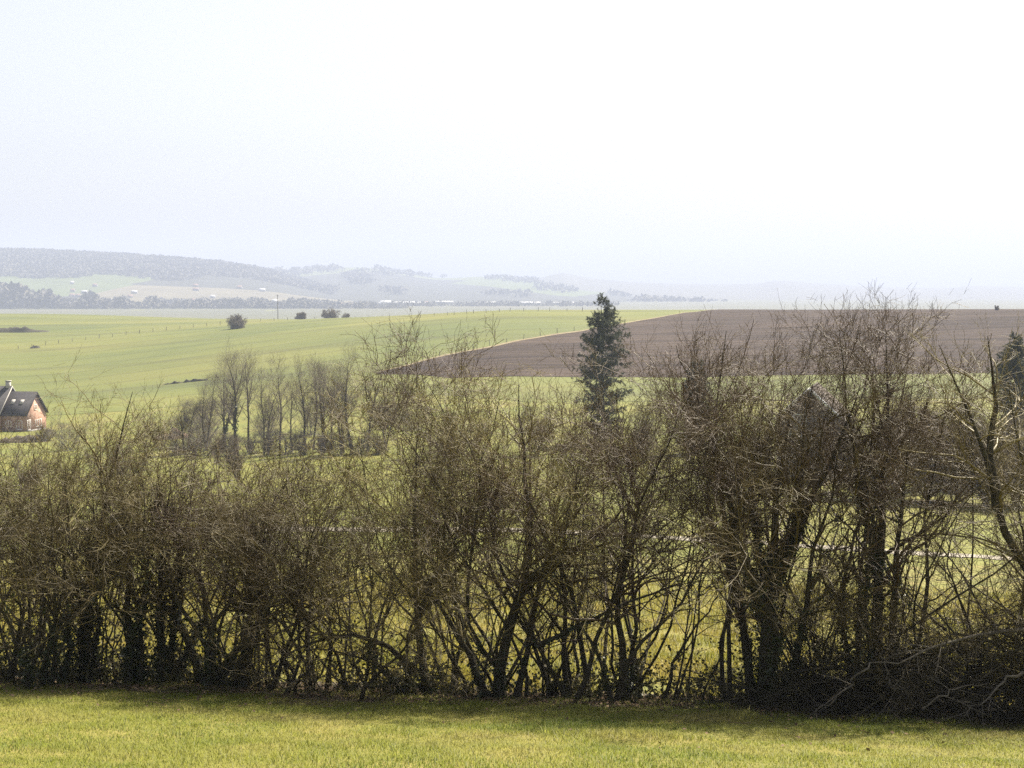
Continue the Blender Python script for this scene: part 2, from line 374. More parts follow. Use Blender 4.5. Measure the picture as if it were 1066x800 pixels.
# forest over the top of the left hill
n = 8000; px = r.uniform(-400, 345, n); D = r.uniform(3700, 4700, n); keep = D > 3760+200*vnoise(px, D*0, 60, 7)+np.clip(px-150, 0, 200)*1.2
px, D = px[keep], D[keep]
wood('hill_forest', M['wood_mass'], ll(px, D, hA), 10, 26, r, per=20, size=.32)
px = r.uniform(-200, 340, 700); D = r.uniform(2980, 3120, 700); keep = vnoise(px, D/12, 26, 17) > .12
wood('hillside_copse', M['wood_mass'], ll(px[keep], D[keep], hA), 14, 24, r, per=24, size=.2)
px = r.uniform(180, 760, 1500); D = r.uniform(3900, 5900, 1500); keep = vnoise(px, D/20, 34, 19) > .06
wood('distant_copse', M['wood_mass'], ll(px[keep], D[keep], hB), 18, 40, r, per=20, size=.25)

# ------------------------------------------------------------------ bare plants: grown level by level
def nrm(v): return v/(np.linalg.norm(v, axis=-1, keepdims=True)+1e-9)
def run(p0, d0, L, K, curl, up, rng):
    N = len(p0); P = np.empty((N, K, 3)); P[:, 0] = p0; d = nrm(d0)
    st = (L/(K-1))[:, None]
    for k in range(1, K):
        d = nrm(d+curl*rng.normal(size=(N, 3))+np.array([0, 0, up]))
        P[:, k] = P[:, k-1]+d*st
    return P
def sprout(P, R, n, rng, t=(.2, 1), ang=(30, 65), L=(.3, .6), K=4, curl=.2, up=.05, rr=.6, rmax=.02, rtip=.0018, fall=.5, zmin=None, bias=None):
    """n children on the polylines P (N,K,3)"""
    N, Kp, _ = P.shape
    ln = np.linalg.norm(np.diff(P, axis=1), axis=2).sum(1); w = ln/ln.sum()
    i = rng.choice(N, n, p=w); tt = rng.uniform(*t, n); s = tt*(Kp-1); k = np.minimum(s.astype(int), Kp-2); f = (s-k)[:, None]
    p0 = P[i, k]*(1-f)+P[i, k+1]*f; tan = nrm(P[i, k+1]-P[i, k]); rp = R[i, k]*(1-f[:, 0])+R[i, k+1]*f[:, 0]
    per = nrm(np.cross(tan, rng.normal(size=(n, 3))))
    a = np.radians(rng.uniform(*ang, n))[:, None]
    d = np.cos(a)*tan+np.sin(a)*per
    if bias is not None: d = d+np.array(bias)
    LL = rng.uniform(*L, n)*(1-fall*tt)
    C = run(p0, d, LL, K, curl, up, rng)
    r0 = np.minimum(rp*rr, rmax)*rng.uniform(.7, 1.1, n); r0 = np.maximum(r0, rtip*1.2)
    RR = r0[:, None]*(1-np.linspace(0, 1, K)[None])+rtip*np.linspace(0, 1, K)[None]
    if zmin is not None: C[..., 2] = np.maximum(C[..., 2], zmin+.04*rng.random((n, 1)))
    return C, RR
def resample(pts, K):
    p = np.asarray(pts, float); d = np.r_[0, np.cumsum(np.linalg.norm(np.diff(p, axis=0), axis=1))]
    t = np.linspace(0, d[-1], K)
    return np.stack([pchip(d, p[:, j], t) for j in range(3)], -1)

def leaves_on(P, R, n, rng, t=(0, .6), off=.05, size=.035):
    N, K, _ = P.shape
    i = rng.integers(0, N, n); s = rng.uniform(*t, n)*(K-1); k = np.minimum(s.astype(int), K-2); f = (s-k)[:, None]
    p = P[i, k]*(1-f)+P[i, k+1]*f; o = nrm(rng.normal(size=(n, 3))*[1, 1, .5]); rad = (R[i, k]+np.abs(rng.normal(size=n))*off)[:, None]
    C = p+o*rad; U = nrm(rng.normal(size=(n, 3))-o*.3)*size*rng.uniform(.6, 1.2, (n, 1)); W = nrm(np.cross(U, o+.4*rng.normal(size=(n, 3))))*size*rng.uniform(.5, .9, (n, 1))
    return C, U, W

def hedge_plant(name, label, cat, px, dy, top, spread=.9, stems=4, r0=.05, rb=.25, lean=.18, kind='twig', ivy=0, ivy_t=.55, dens=1.0,
                upright=.25, guides=None, bark='bark', seed=1, low=.4, t1=.3, wild=.16, partname='stem', lowkeep=.22, group='bare shrubs and trees of the hedge'):
    """one bare shrub or small tree of the hedge: px column, dy metres behind the hedge line, top = photograph row its twigs reach"""
    rng = np.random.default_rng(seed*97+13)
    x = (px-533)/F*23; y = hedge_d(x)+dy; x = (px-533)/F*y; z = g(x, y)
    H = (ray(px, top)[1]*y-z)*1.14
    root = thing(name, (x, y, z-.05), label, cat, group)
    Pb = np.array([x, y, z-.05]); K = 11
    S = []
    if guides:
        for gd in guides:                                # polylines in photograph columns/rows with a depth offset, given where the limb really stands
            S.append(resample([np.array(at(a, b_, y+dd)) for a, b_, dd in gd], K))
    nst = stems-len(S)
    if nst > 0:
        p0 = Pb+np.c_[rng.normal(size=(nst, 2))*rb, np.zeros(nst)]
        p0[:, 2] = G(p0[:, 0], p0[:, 1])-.05
        d0 = np.c_[rng.normal(size=(nst, 2))*lean, np.ones(nst)]; d0[:, :2] += (p0[:, :2]-Pb[:2])*.6
        A = run(p0, d0, H*rng.uniform(.56, .84, nst), K, .10+wild*.35, .05, rng)
        S += list(A)
    S = np.array(S)
    S[:, 1:-1] += rng.normal(size=S[:, 1:-1].shape)*.02
    rs = r0*rng.uniform(.6, 1.1, len(S)); 
    if guides: rs *= .5
    if guides: rs[:len(guides)] = r0*np.linspace(1.0, .6, len(guides))**1.6
    tl = np.linspace(0, 1, K)[None]
    RS = rs[:, None]*(1-tl)**1.1+.005
    RS[:, 0] *= 1.35
    for k in range(len(S)):
        b = MB(); b.tubes(S[k:k+1], RS[k:k+1], 8)
        b.build(partname, M[bark], root, smooth=True)
    n1 = int((12+11*len(S))*dens**.5); up = .06
    zg = z+.02
    A1, R1 = sprout(S, RS, n1, rng, (t1, 1.0), (25, 70), (.24*H*spread, .5*H*spread), 7, wild*1.25, up, .6, .03, .004, .4, zmin=zg)
    zc = z+H/1.14
    def under(P, R, f=1.0):
        k = P[..., 2].max(1) < zc+.25*(f-1)+.12*rng.normal(size=len(P)); return P[k], R[k]
    A1, R1 = under(A1, R1, .6)
    A2, R2 = sprout(A1, R1, int(n1*5.2*dens), rng, (.15, 1), (25, 70), (.35, 1.0), 5, wild*1.5, .05, .6, .011, .0028, .35, zmin=zg)
    A2b, R2b = sprout(S, RS, int(18*len(S)*dens*low), rng, (.12, .95), (35, 85), (.3, .9), 5, wild*1.2, .03, .5, .010, .0025, .2, zmin=zg)
    A2, R2 = np.concatenate([A2, A2b]), np.concatenate([R2, R2b])
    kp = (A2[:, 2, 2] > z+H*rng.uniform(.3, .52, len(A2))) | (rng.random(len(A2)) < lowkeep); A2, R2 = A2[kp], R2[kp]
    A3, R3 = sprout(A2, R2, int(len(A2)*4.7), rng, (.1, 1), (20, 75), (.18, .6), 4, wild*1.5, .03, .7, .005, .0021, .3, zmin=zg)
    A4, R4 = sprout(A3, R3, int(len(A3)*1.0), rng, (.15, 1), (25, 75), (.08, .28), 3, .12, .03, .8, .0036, .0018, .3, zmin=zg)
    A2, R2 = under(A2, R2); A3, R3 = under(A3, R3); A4, R4 = under(A4, R4)
    hi = A2[:, -1, 2] > z+H*.5
    b = MB(); b.tubes(A1, R1, 5); b.tubes(A2, R2, 4); b.tubes(A3, R3, 3); b.tubes(A4, R4, 3)
    if hi.sum() > 3 and upright > 0:
        A5, R5 = sprout(A2[hi], R2[hi], int(190*upright*dens*spread), rng, (.3, 1), (10, 45), (.25, .75), 5, .10, .08, .8, .006, .0018, .3, bias=(0, 0, .9))
        A6, R6 = sprout(A5, R5, len(A5)*5, rng, (.2, 1), (20, 50), (.08, .32), 3, .1, .05, .8, .003, .0014, .4); A5, R5 = under(A5, R5, 2); A6, R6 = under(A6, R6, 2)
        b.tubes(A5, R5, 3); b.tubes(A6, R6, 3)
    b.build('crown', M[kind], root)
    if ivy:
        b = MB(); C, Uv, W = leaves_on(S, RS, int(ivy*.7), rng, (0, ivy_t), .05, .034); b.cards(C, Uv, W)
        m = A1[:, 0, 2] < z+H*ivy_t
        if m.sum() > 2:
            C, Uv, W = leaves_on(A1[m], R1[m], int(ivy*.12), rng, (0, .4), .04, .034); b.cards(C, Uv, W)
        b.build('ivy', M['ivy'], root)
    return root

HP = hedge_plant
HP('hedge_shrub', 'dense brown thicket of upright stems, the first shrub at the left end of the hedge', 'shrub', -28, .2, 440, .8, 9, .035, .45, seed=1, kind='twig')
HP('hedge_shrub', 'broad dark many-stemmed shrub with ivy round its foot, straight below the brick house', 'shrub', 38, 0, 432, .9, 10, .04, .42, seed=2, kind='twig', ivy=2600, ivy_t=.35, dens=1.15)
HP('hedge_tree', 'yellowish hedge tree with pale crooked top twigs, just right of the brick house', 'tree', 90, .3, 380, .85, 4, .085, .12, seed=3, kind='twig_pale', ivy=3000, ivy_t=.4, partname='trunk',
   guides=[[(90, 724, 0), (88, 660, 0), (94, 590, .1), (112, 510, .2), (130, 440, .3), (138, 408, .3)], [(92, 722, 0), (84, 640, -.1), (72, 560, -.2), (66, 490, -.2)]], upright=.5)
HP('hedge_tree', 'small tree on a thick black ivy-covered trunk, left of two similar trunks', 'tree', 134, 0, 412, .8, 4, .085, .1, seed=4, ivy=2400, ivy_t=.42, partname='trunk', kind='twig',
   guides=[[(134, 724, 0), (136, 650, 0), (131, 580, .1), (124, 500, .2)], [(140, 722, 0), (146, 640, .1), (158, 560, .2), (168, 480, .2)]])
HP('hedge_tree', 'small tree on a dark pair of close straight trunks with pale leaves at their foot', 'tree', 172, .1, 428, .8, 3, .085, .14, seed=5, ivy=2600, ivy_t=.4, partname='trunk', kind='twig',
   guides=[[(168, 724, 0), (166, 640, 0), (170, 560, 0), (178, 485, .1)], [(178, 723, .1), (181, 640, .1), (192, 560, .2), (204, 480, .2)]])
HP('hedge_shrub', 'fan-shaped hedge shrub of stout dark stems spreading from one foot', 'shrub', 228, 0, 452, .95, 8, .075, .16, .22, seed=6, kind='twig_red', ivy=2400, ivy_t=.35)
HP('hedge_shrub', 'low tangled shrub with thin arching branches that droop onto the grass edge', 'shrub', 292, -.1, 462, 1.15, 7, .04, .3, .4, seed=7, lowkeep=.6, kind='twig', dens=1.2, wild=.24)
HP('hedge_shrub', 'very dense dark tangle of arching boughs and crossing twigs, left of the straight slim trunk', 'shrub', 362, 0, 446, 1.1, 8, .05, .35, .35, seed=8, lowkeep=.7, kind='twig', dens=1.4, wild=.24,
   guides=[[(430, 700, 0), (400, 670, -.1), (350, 662, -.2), (300, 680, -.3), (268, 712, -.3)], [(420, 720, 0), (385, 690, -.2), (330, 676, -.3), (290, 700, -.4)]])
HP('hedge_tree', 'tree with one slim straight dark trunk and pale sunlit crooked top twigs', 'tree', 437, .2, 394, .9, 3, .075, .1, seed=9, kind='twig_pale', partname='trunk', ivy=900, ivy_t=.4, wild=.22,
   guides=[[(448, 733, 0), (438, 680, 0), (432, 590, 0), (433, 510, 0), (436, 440, .1)], [(436, 640, 0), (460, 590, .1), (485, 540, .2), (510, 480, .3)]], upright=.5)
HP('hedge_tree', 'hawthorn on a dark leaning trunk forking into wide limbs, mid-hedge', 'tree', 522, 0, 366, 1.0, 7, .095, .12, seed=10, kind='twig_pale', partname='trunk', ivy=900, ivy_t=.25, dens=1.45, wild=.22,
   guides=[[(520, 736, 0), (528, 660, 0), (548, 604, 0), (552, 540, .1), (545, 470, .2), (540, 400, .2)], [(546, 612, 0), (580, 585, -.1), (622, 556, -.2), (660, 520, -.3)],
           [(512, 734, 0), (480, 668, -.1), (446, 610, -.2), (420, 560, -.3)], [(536, 734, 0), (556, 640, .2), (575, 560, .3), (590, 480, .4)], [(508, 734, 0), (478, 640, .2), (462, 560, .3), (470, 470, .4)]], upright=.45)
HP('hedge_shrub', 'reddish brown shrub of crowded upright twigs in front of the tall spruce', 'shrub', 606, .2, 326, .85, 7, .045, .3, seed=11, kind='twig_red', dens=1.7, upright=.4)
HP('hedge_tree', 'small crooked hedge tree with a kinked trunk and a long diagonal bough', 'tree', 648, 0, 346, .9, 4, .075, .12, seed=12, kind='twig_red', partname='trunk', dens=1.35, ivy=700, ivy_t=.3, wild=.22,
   guides=[[(646, 738, 0), (650, 690, 0), (642, 640, 0), (652, 580, .1), (650, 500, .1)], [(560, 672, -.2), (610, 650, -.2), (670, 620, -.2), (712, 606, -.1), (740, 570, 0)]])
HP('hedge_shrub', 'thin open shrub of a few slender slanting stems with bright grass showing between', 'shrub', 700, .2, 400, .7, 5, .03, .3, .3, seed=13, kind='twig', dens=.9,
   guides=[[(690, 735, 0), (706, 680, 0), (738, 634, 0), (760, 600, .1)], [(700, 735, 0), (715, 650, .1), (722, 560, .1), (728, 480, .1)]])
HP('hedge_tree', 'tall thorn tree with a bundle of upright wand-like shoots, left of the broadest tree', 'tree', 764, .3, 326, .8, 4, .075, .1, seed=14, kind='twig_red', partname='trunk', dens=1.35, wild=.18,
   guides=[[(784, 740, 0), (772, 640, 0), (756, 550, 0), (748, 490, 0), (742, 440, .1), (752, 380, .1), (756, 345, .1)], [(752, 500, 0), (735, 440, -.1), (716, 395, -.2), (704, 360, -.2)]], upright=1.7)
HP('hedge_tree', 'largest tree of the hedge, broad dark crown on a thick forked trunk clothed in ivy', 'tree', 797, 0, 348, 1.15, 8, .135, .1, seed=15, kind='twig', partname='trunk', ivy=5500, ivy_t=.34, dens=1.6, wild=.22,
   guides=[[(797, 742, 0), (797, 670, 0), (800, 610, 0), (806, 540, .1), (818, 470, .1), (826, 410, .1)], [(797, 640, 0), (776, 590, -.1), (758, 520, -.1), (752, 470, 0)], [(802, 620, 0), (824, 570, 0), (850, 510, 0), (880, 450, -.1), (896, 400, -.1)],
           [(804, 600, 0), (830, 530, .3), (836, 460, .4), (846, 400, .4)], [(798, 610, 0), (785, 540, .3), (788, 470, .4), (796, 410, .4)]], upright=.6)
HP('hedge_tree', 'tree on an upright ivy-wrapped trunk, its long thin shoots highest against the sky', 'tree', 912, .2, 303, .85, 6, .12, .12, seed=16, kind='twig_red', partname='trunk', ivy=4200, ivy_t=.42, dens=1.6, wild=.16,
   guides=[[(908, 744, 0), (912, 670, 0), (916, 590, 0), (920, 500, 0), (926, 420, .1), (922, 350, .1)], [(926, 744, .1), (932, 650, .1), (936, 560, .1), (944, 470, .2), (950, 400, .2)], [(912, 600, 0), (898, 520, .1), (882, 430, .2), (874, 350, .2)]], upright=1.9)
HP('hedge_tree', 'slender tree of two thin wavy stems with the dark far thicket showing between', 'tree', 972, .3, 345, .7, 3, .045, .15, seed=17, kind='twig', partname='trunk', dens=.8,
   guides=[[(955, 745, 0), (958, 660, 0), (966, 590, 0), (960, 540, 0), (978, 480, .1), (985, 400, .1)], [(1004, 745, .1), (1008, 640, .1), (1014, 560, .1), (1012, 480, .1), (1002, 400, .2)]], upright=.6)
HP('hedge_tree', 'tree leaning in from the right edge on a long curved smooth bough', 'tree', 1118, -.3, 320, .8, 5, .115, .15, seed=18, kind='twig_pale', partname='trunk', bark='bark', dens=.8, wild=.14, t1=.3,
   guides=[[(1118, 745, 0), (1100, 650, 0), (1066, 590, 0), (1042, 540, 0), (1026, 480, -.1), (1000, 410, -.1), (978, 360, -.1)], [(1040, 530, 0), (1030, 470, .1), (1036, 420, .1), (1028, 350, .1)], [(1090, 640, 0), (1084, 560, .2), (1066, 480, .2), (1050, 400, .2)]], upright=.7)
HP('hedge_shrub', 'dark dense shrub of thin stems rising behind the heap of cut branches', 'shrub', 1030, .6, 560, 1.1, 9, .03, .5, .35, seed=19, lowkeep=.8, kind='twig', dens=1.1, ivy=2500, ivy_t=.6)
HP('hedge_shrub', 'shrub half hidden by cut branches, just right of the biggest ivy-clad trunk', 'shrub', 858, .5, 560, 1.0, 7, .03, .4, .35, seed=20, lowkeep=.6, kind='twig', dens=1.0, ivy=1200, ivy_t=.5)
HP('hedge_shrub', 'shrub beyond the leaning tree at the right end of the hedge', 'shrub', 1150, .3, 430, .9, 7, .04, .4, seed=21, kind='twig')
HP('hedge_shrub', 'brown shrub continuing the hedge past the left edge of the photo', 'shrub', -95, .1, 446, .95, 8, .04, .4, seed=22, kind='twig')
HP('hedge_shrub', 'outermost brown shrub of the hedge past the left edge', 'shrub', -165, .1, 450, .95, 8, .04, .4, seed=23, kind='twig')
HP('hedge_shrub', 'outermost brown shrub of the hedge past the right edge', 'shrub', 1215, .2, 430, .95, 8, .04, .4, seed=24, kind='twig')
# thin straight poles that fill the foot of the left part
for k, (p, lab) in enumerate([(112, 'clump of thin straight poles between the two left ivy-clad trunks'), (196, 'clump of thin straight poles left of the fan-shaped shrub'), (258, 'clump of thin poles right of the fan-shaped shrub'),
                              (60, 'clump of thin poles left of the yellowish tree'), (575, 'clump of thin straight poles right of the forked hawthorn'), (480, 'clump of thin poles between the slim straight trunk and the forked hawthorn')]):
    HP('hedge_shrub', lab, 'shrub', p, .5, 500 if p < 300 else 520, .55, 9, .016, .3, .12, seed=40+k, kind='twig', dens=.6, low=.8)

for k, (p, tp, dn, kd, lab) in enumerate([
        (8, 486, .9, 'twig', 'brown shrub behind the left end thicket, under the dark soil heap'), (112, 478, 1.0, 'twig', 'twiggy shrub filling behind the thick black ivy-covered trunk'),
        (196, 486, 1.0, 'twig', 'twiggy shrub behind the dark pair of close straight trunks'), (262, 484, 1.0, 'twig_red', 'reddish shrub behind the fan-shaped shrub'),
        (328, 478, 1.0, 'twig', 'brown shrub behind the drooping arching shrub'), (398, 490, .9, 'twig_pale', 'pale-topped shrub just left of the slim straight trunk'),
        (476, 410, 1.2, 'twig_pale', 'pale-topped shrub just left of the forked hawthorn'), (566, 402, 1.5, 'twig', 'olive brown shrub just right of the forked hawthorn'),
        (626, 388, 2.0, 'twig', 'brown shrub behind the kinked small trunk'), (676, 420, 1.5, 'twig', 'thin shrub behind the long diagonal bough'),
        (846, 365, 1.1, 'twig_red', 'upright shrub behind the right side of the largest tree'), (1040, 420, .6, 'twig', 'upright shrub behind the curved leaning bough')]):
    HP('hedge_shrub', lab, 'shrub', p, .95, tp-36, .9, 5, .03, .4, seed=60+k, kind=kd, dens=dn*(.45 if p < 350 else .7), upright=.3)

# ------------------------------------------------------------------ heap of cut branches under the right end
rng = np.random.default_rng(77)
def wpt(px, py, D): return np.array(at(px, py, D))
x0, y0 = 5.9, hedge_d(5.9)-.35
hp = thing('brushwood_heap', (x0, y0, g(x0, y0)), 'long dark heap of cut branches and twigs lying along the hedge foot', 'brushwood')
n = 420; cx = rng.uniform(4.0, 9.6, n); cy = hedge_d(cx)+rng.uniform(-.9, .7, n); hh = 1.5*np.exp(-((cx-7.4)/2.2)**2)*(1-((cy-hedge_d(cx)+.1)/1.1)**2).clip(.12, 1)
p0 = np.c_[cx, cy, G(cx, cy)+.04+hh*rng.uniform(0, 1, n)]
d0 = np.c_[rng.choice([-1, 1], n)*rng.uniform(.5, 1, n), rng.normal(size=n)*.5, rng.normal(size=n)*.35]
B1 = run(p0, d0, rng.uniform(.8, 2.4, n), 7, .16, -.02, rng); B1[..., 2] = np.maximum(B1[..., 2], G(B1[..., 0], B1[..., 1])+.02)
RB = rng.uniform(.008, .028, n)[:, None]*(1-.75*np.linspace(0, 1, 7)[None])
B2, RB2 = sprout(B1, RB, 4600, rng, (.1, 1), (25, 70), (.3, .9), 5, .18, -.01, .6, .008, .002, .3); B2[..., 2] = np.maximum(B2[..., 2], G(B2[..., 0], B2[..., 1])+.01)
B3, RB3 = sprout(B2, RB2, 17000, rng, (.1, 1), (25, 70), (.1, .4), 3, .15, 0, .7, .004, .0015, .3); B3[..., 2] = np.maximum(B3[..., 2], G(B3[..., 0], B3[..., 1])+.005)
b = MB(); b.tubes(B1, RB, 6); b.tubes(B2, RB2, 4); b.tubes(B3, RB3, 3); b.build('branches', M['bark'], hp)
def dead(label, pts, r, side, seed):
    y = pts[0][2]; rg = np.random.default_rng(seed)
    r *= .68; P = resample([wpt(*p) for p in pts], 12)[None]; P[:, 1:-1] += rg.normal(size=(1, 10, 3))*.025; P[..., 2] = np.maximum(P[..., 2], G(P[..., 0], P[..., 1])+r*.6)
    R = (r*(1-.75*np.linspace(0, 1, 12)))[None]
    b = MB(); b.tubes(P, R, 7)
    A, RA = sprout(P, R, side, rg, (.2, 1), (25, 60), (.3, .8), 5, .16, -.02, .6, .014, .003, .3); A[..., 2] = np.maximum(A[..., 2], G(A[..., 0], A[..., 1])+.01)
    A2, RA2 = sprout(A, RA, side*5, rg, (.2, 1), (25, 60), (.1, .35), 4, .16, 0, .6, .006, .0018, .3)
    b.tubes(A, RA, 5); b.tubes(A2, RA2, 3); tag(b.build('fallen_branch', M['deadwood']), label, 'branch', 'pale dead branches on the brushwood heap')
dead('long grey dead bough arching over the top of the brushwood heap', [(1075, 655, 21.4), (1020, 662, 21.2), (975, 672, 21.1), (940, 690, 21.0), (905, 690, 21.0)], .045, 6, 1)
dead('forked pale dead branch lying low at the right of the brushwood heap', [(1065, 700, 20.9), (1040, 715, 20.8), (1020, 735, 20.7), (1000, 745, 20.7)], .035, 8, 2)
dead('thin pale dead branch sloping to the grass at the left of the brushwood heap', [(905, 690, 21.0), (880, 715, 21.0), (860, 735, 21.0), (842, 746, 21.0)], .028, 6, 3)
dead('short pale stick hanging nearly upright from the long grey bough', [(921, 690, 20.9), (924, 706, 20.9), (929, 722, 20.85), (930, 742, 20.8)], .013, 3, 4)
dead('pale twiggy branch curved over the middle of the brushwood heap', [(960, 738, 20.7), (985, 722, 20.7), (1010, 712, 20.75), (1030, 712, 20.8)], .02, 6, 5)

# ------------------------------------------------------------------ grass, undergrowth, litter
def blades(name, mat, X, Y, h, w, rng, leanr=.5, zoff=0.0):
    n = len(X); Z = G(X, Y)+zoff; a = rng.uniform(0, 2*PI, n); s = np.c_[np.cos(a), np.sin(a), np.zeros(n)]*w[:, None]
    ln = rng.normal(size=(n, 2))*leanr
    B = np.c_[X, Y, Z]
    mid = B+np.c_[ln*h[:, None]*.35, h*.6]; tip = B+np.c_[ln*h[:, None], h*rng.uniform(.75, 1.0, n)]
    V = np.stack([B-s, B+s, mid+s*.7, mid-s*.7, tip], 1)
    i = np.arange(n)[:, None]*5
    b = MB(); b.add(V.reshape(-1, 3), i+np.array([[0, 1, 2, 3]]), i+np.array([[3, 2, 4]]))
    return tag(b.build(name, mat), kind='stuff')
rng = np.random.default_rng(101)
n = 330000
Y = np.sqrt(rng.uniform(11.0**2, 25.5**2, n)); X = rng.uniform(-.46, .46, n)*Y
keep = Y < hedge_d(X)-.15+.35*vnoise(X, Y*0, .5, 5); X, Y = X[keep], Y[keep]
cl = .5+vnoise(X, Y, .55, 11)+.6*vnoise(X, Y, .18, 12)
h = (.035+.045*np.clip(cl, 0, 1.2))*rng.uniform(.6, 1.25, len(X))
h += (.10+.28*np.clip(vnoise(X, Y, .35, 27), 0, 1))*sstep(.75, .05, hedge_d(X)-Y)*rng.random(len(X))
tu = vnoise(X, Y, .5, 14)+.5*vnoise(X, Y, 2.2, 18) > .38; h[tu] *= 1.9; h *= 1+.5*vnoise(X, Y, 1.7, 19)
blades('grass', M['blade'], X, Y, h, rng.uniform(.0028, .006, len(X)), rng)
n = 150000
Y = rng.uniform(23, 62, n); X = rng.uniform(-.43, .43, n)*Y; keep = (Y > hedge_d(X)+.8) & (vnoise(X, Y, 2.2, 15)+.3*rng.random(n) > -.15); X, Y = X[keep], Y[keep]
h = (.10+.22*np.clip(.5+vnoise(X, Y, 1.6, 16), 0, 1))*rng.uniform(.6, 1.3, len(X))
blades('rough_grass', M['rough'], X, Y, h, rng.uniform(.006, .014, len(X)), rng, .4)
n = 26000
X = rng.uniform(-11, 11, n); Y = hedge_d(X)+rng.normal(size=n)*.55+.25; s = .028*rng.uniform(.6, 1.4, (n, 1))
X = np.r_[X, rng.uniform(-9, 9, 1500)]; Y = np.r_[Y, hedge_d(X[n:])-rng.exponential(1.1, 1500)]; n += 1500; s = .026*rng.uniform(.5, 1.4, (n, 1))
C = np.c_[X, Y, G(X, Y)+.035+.03*rng.random(n)]; Uv = nrm(np.c_[rng.normal(size=(n, 2)), rng.normal(size=n)*.5])*s; W = nrm(np.cross(Uv, np.c_[rng.normal(size=(n, 2))*.5, np.ones(n)]))*s*.7
nt_ = 220; X = rng.uniform(-9, 9, nt_); Y = hedge_d(X)-rng.exponential(.7, nt_)+.3; P0 = np.c_[X, Y, G(X, Y)+.045]
A = run(P0, np.c_[rng.normal(size=(nt_, 2)), np.zeros(nt_)], rng.uniform(.15, .6, nt_), 5, .2, 0, rng); A[..., 2] = G(A[..., 0], A[..., 1])+.04+.03*rng.random((nt_, 5))
b = MB(); b.cards(C, Uv, W); b.tubes(A, np.full((nt_, 5), .005), 4); tag(b.build('leaf_litter', M['litter']), kind='stuff')
# brambles and weeds along the foot
n = 1500; X = rng.uniform(-11, 11, n); dens = .5+vnoise(X, X*0, 1.1, 23)+.35*np.exp(-((X-6.5)/2.2)**2)+.15*(X < -4); keep = rng.random(n) < dens; X = X[keep]; n = len(X)
Y = hedge_d(X)+rng.uniform(-.15, 1.3, n)
P0 = np.c_[X, Y, G(X, Y)]; A = run(P0, np.c_[rng.normal(size=(n, 2))*.5, np.ones(n)], rng.uniform(.5, 1.5, n), 8, .16, -.14, rng); A[..., 2] = np.maximum(A[..., 2], G(A[..., 0], A[..., 1])+.03)
RA = np.full((n, 8), .0045)*np.linspace(1, .45, 8)[None]
b = MB(); b.tubes(A, RA, 3); C, Uv, W = leaves_on(A, RA, n*24, rng, (.1, 1), .05, .034); b.cards(C, Uv, W)
tag(b.build('undergrowth', M['bramble']), kind='stuff')

# ------------------------------------------------------------------ bare trees of the valley and the thickets
def bare_tree(name, label, cat, group, px, D, H, r0, spread, seed, trunks=1, kind='twig_far', twig=.012, lean=.05, dens=1.0, first=.3, bark='bark_grey', loc=None, ivy=0, ang=(25, 60), upk=.1):
    rng = np.random.default_rng(seed*31+5)
    p = np.array(base(px, D)) if loc is None else np.array(loc)
    root = thing(name, tuple(p), label, cat, group)
    p0 = p+np.c_[rng.normal(size=(trunks, 2))*.35*(trunks > 1)*r0*6, np.full(trunks, -.15)]
    d0 = np.c_[rng.normal(size=(trunks, 2))*lean*(1 if trunks == 1 else 2), np.ones(trunks)]
    S = run(p0, d0, H*rng.uniform(.86, .97, trunks), 12, .07, .03, rng)
    RS = (r0*rng.uniform(.75, 1.05, trunks))[:, None]*(1-np.linspace(0, 1, 12)[None])**.8+twig
    for k in range(trunks):
        b = MB(); b.tubes(S[k:k+1], RS[k:k+1], 7); b.build('trunk', M[bark], root, smooth=True)
    A1, R1 = sprout(S, RS, int(24*trunks*dens), rng, (first, 1), ang, (.2*H*spread, .42*H*spread), 6, .14, upk, .5, r0*.42, twig*1.2, .55)
    A2, R2 = sprout(A1, R1, int(len(A1)*7), rng, (.2, 1), (20, 55), (.08*H*spread, .2*H*spread), 5, .14, .08, .6, r0*.2, twig, .4)
    A3, R3 = sprout(A2, R2, int(len(A2)*6), rng, (.15, 1), (20, 55), (.04*H*spread, .1*H*spread), 3, .12, .06, .7, twig*1.3, twig*.6, .3)
    b = MB(); b.tubes(A1, R1, 5); b.tubes(A2, R2, 3); b.tubes(A3, R3, 3); b.build('crown', M[kind], root)
    if ivy:
        b = MB(); C, Uv, W = leaves_on(S, RS, ivy, rng, (0, .5), .16, .16); b.cards(C, Uv, W); b.build('ivy', M['ivy'], root)
    return root
gr = 'tall bare trees along the valley bottom'
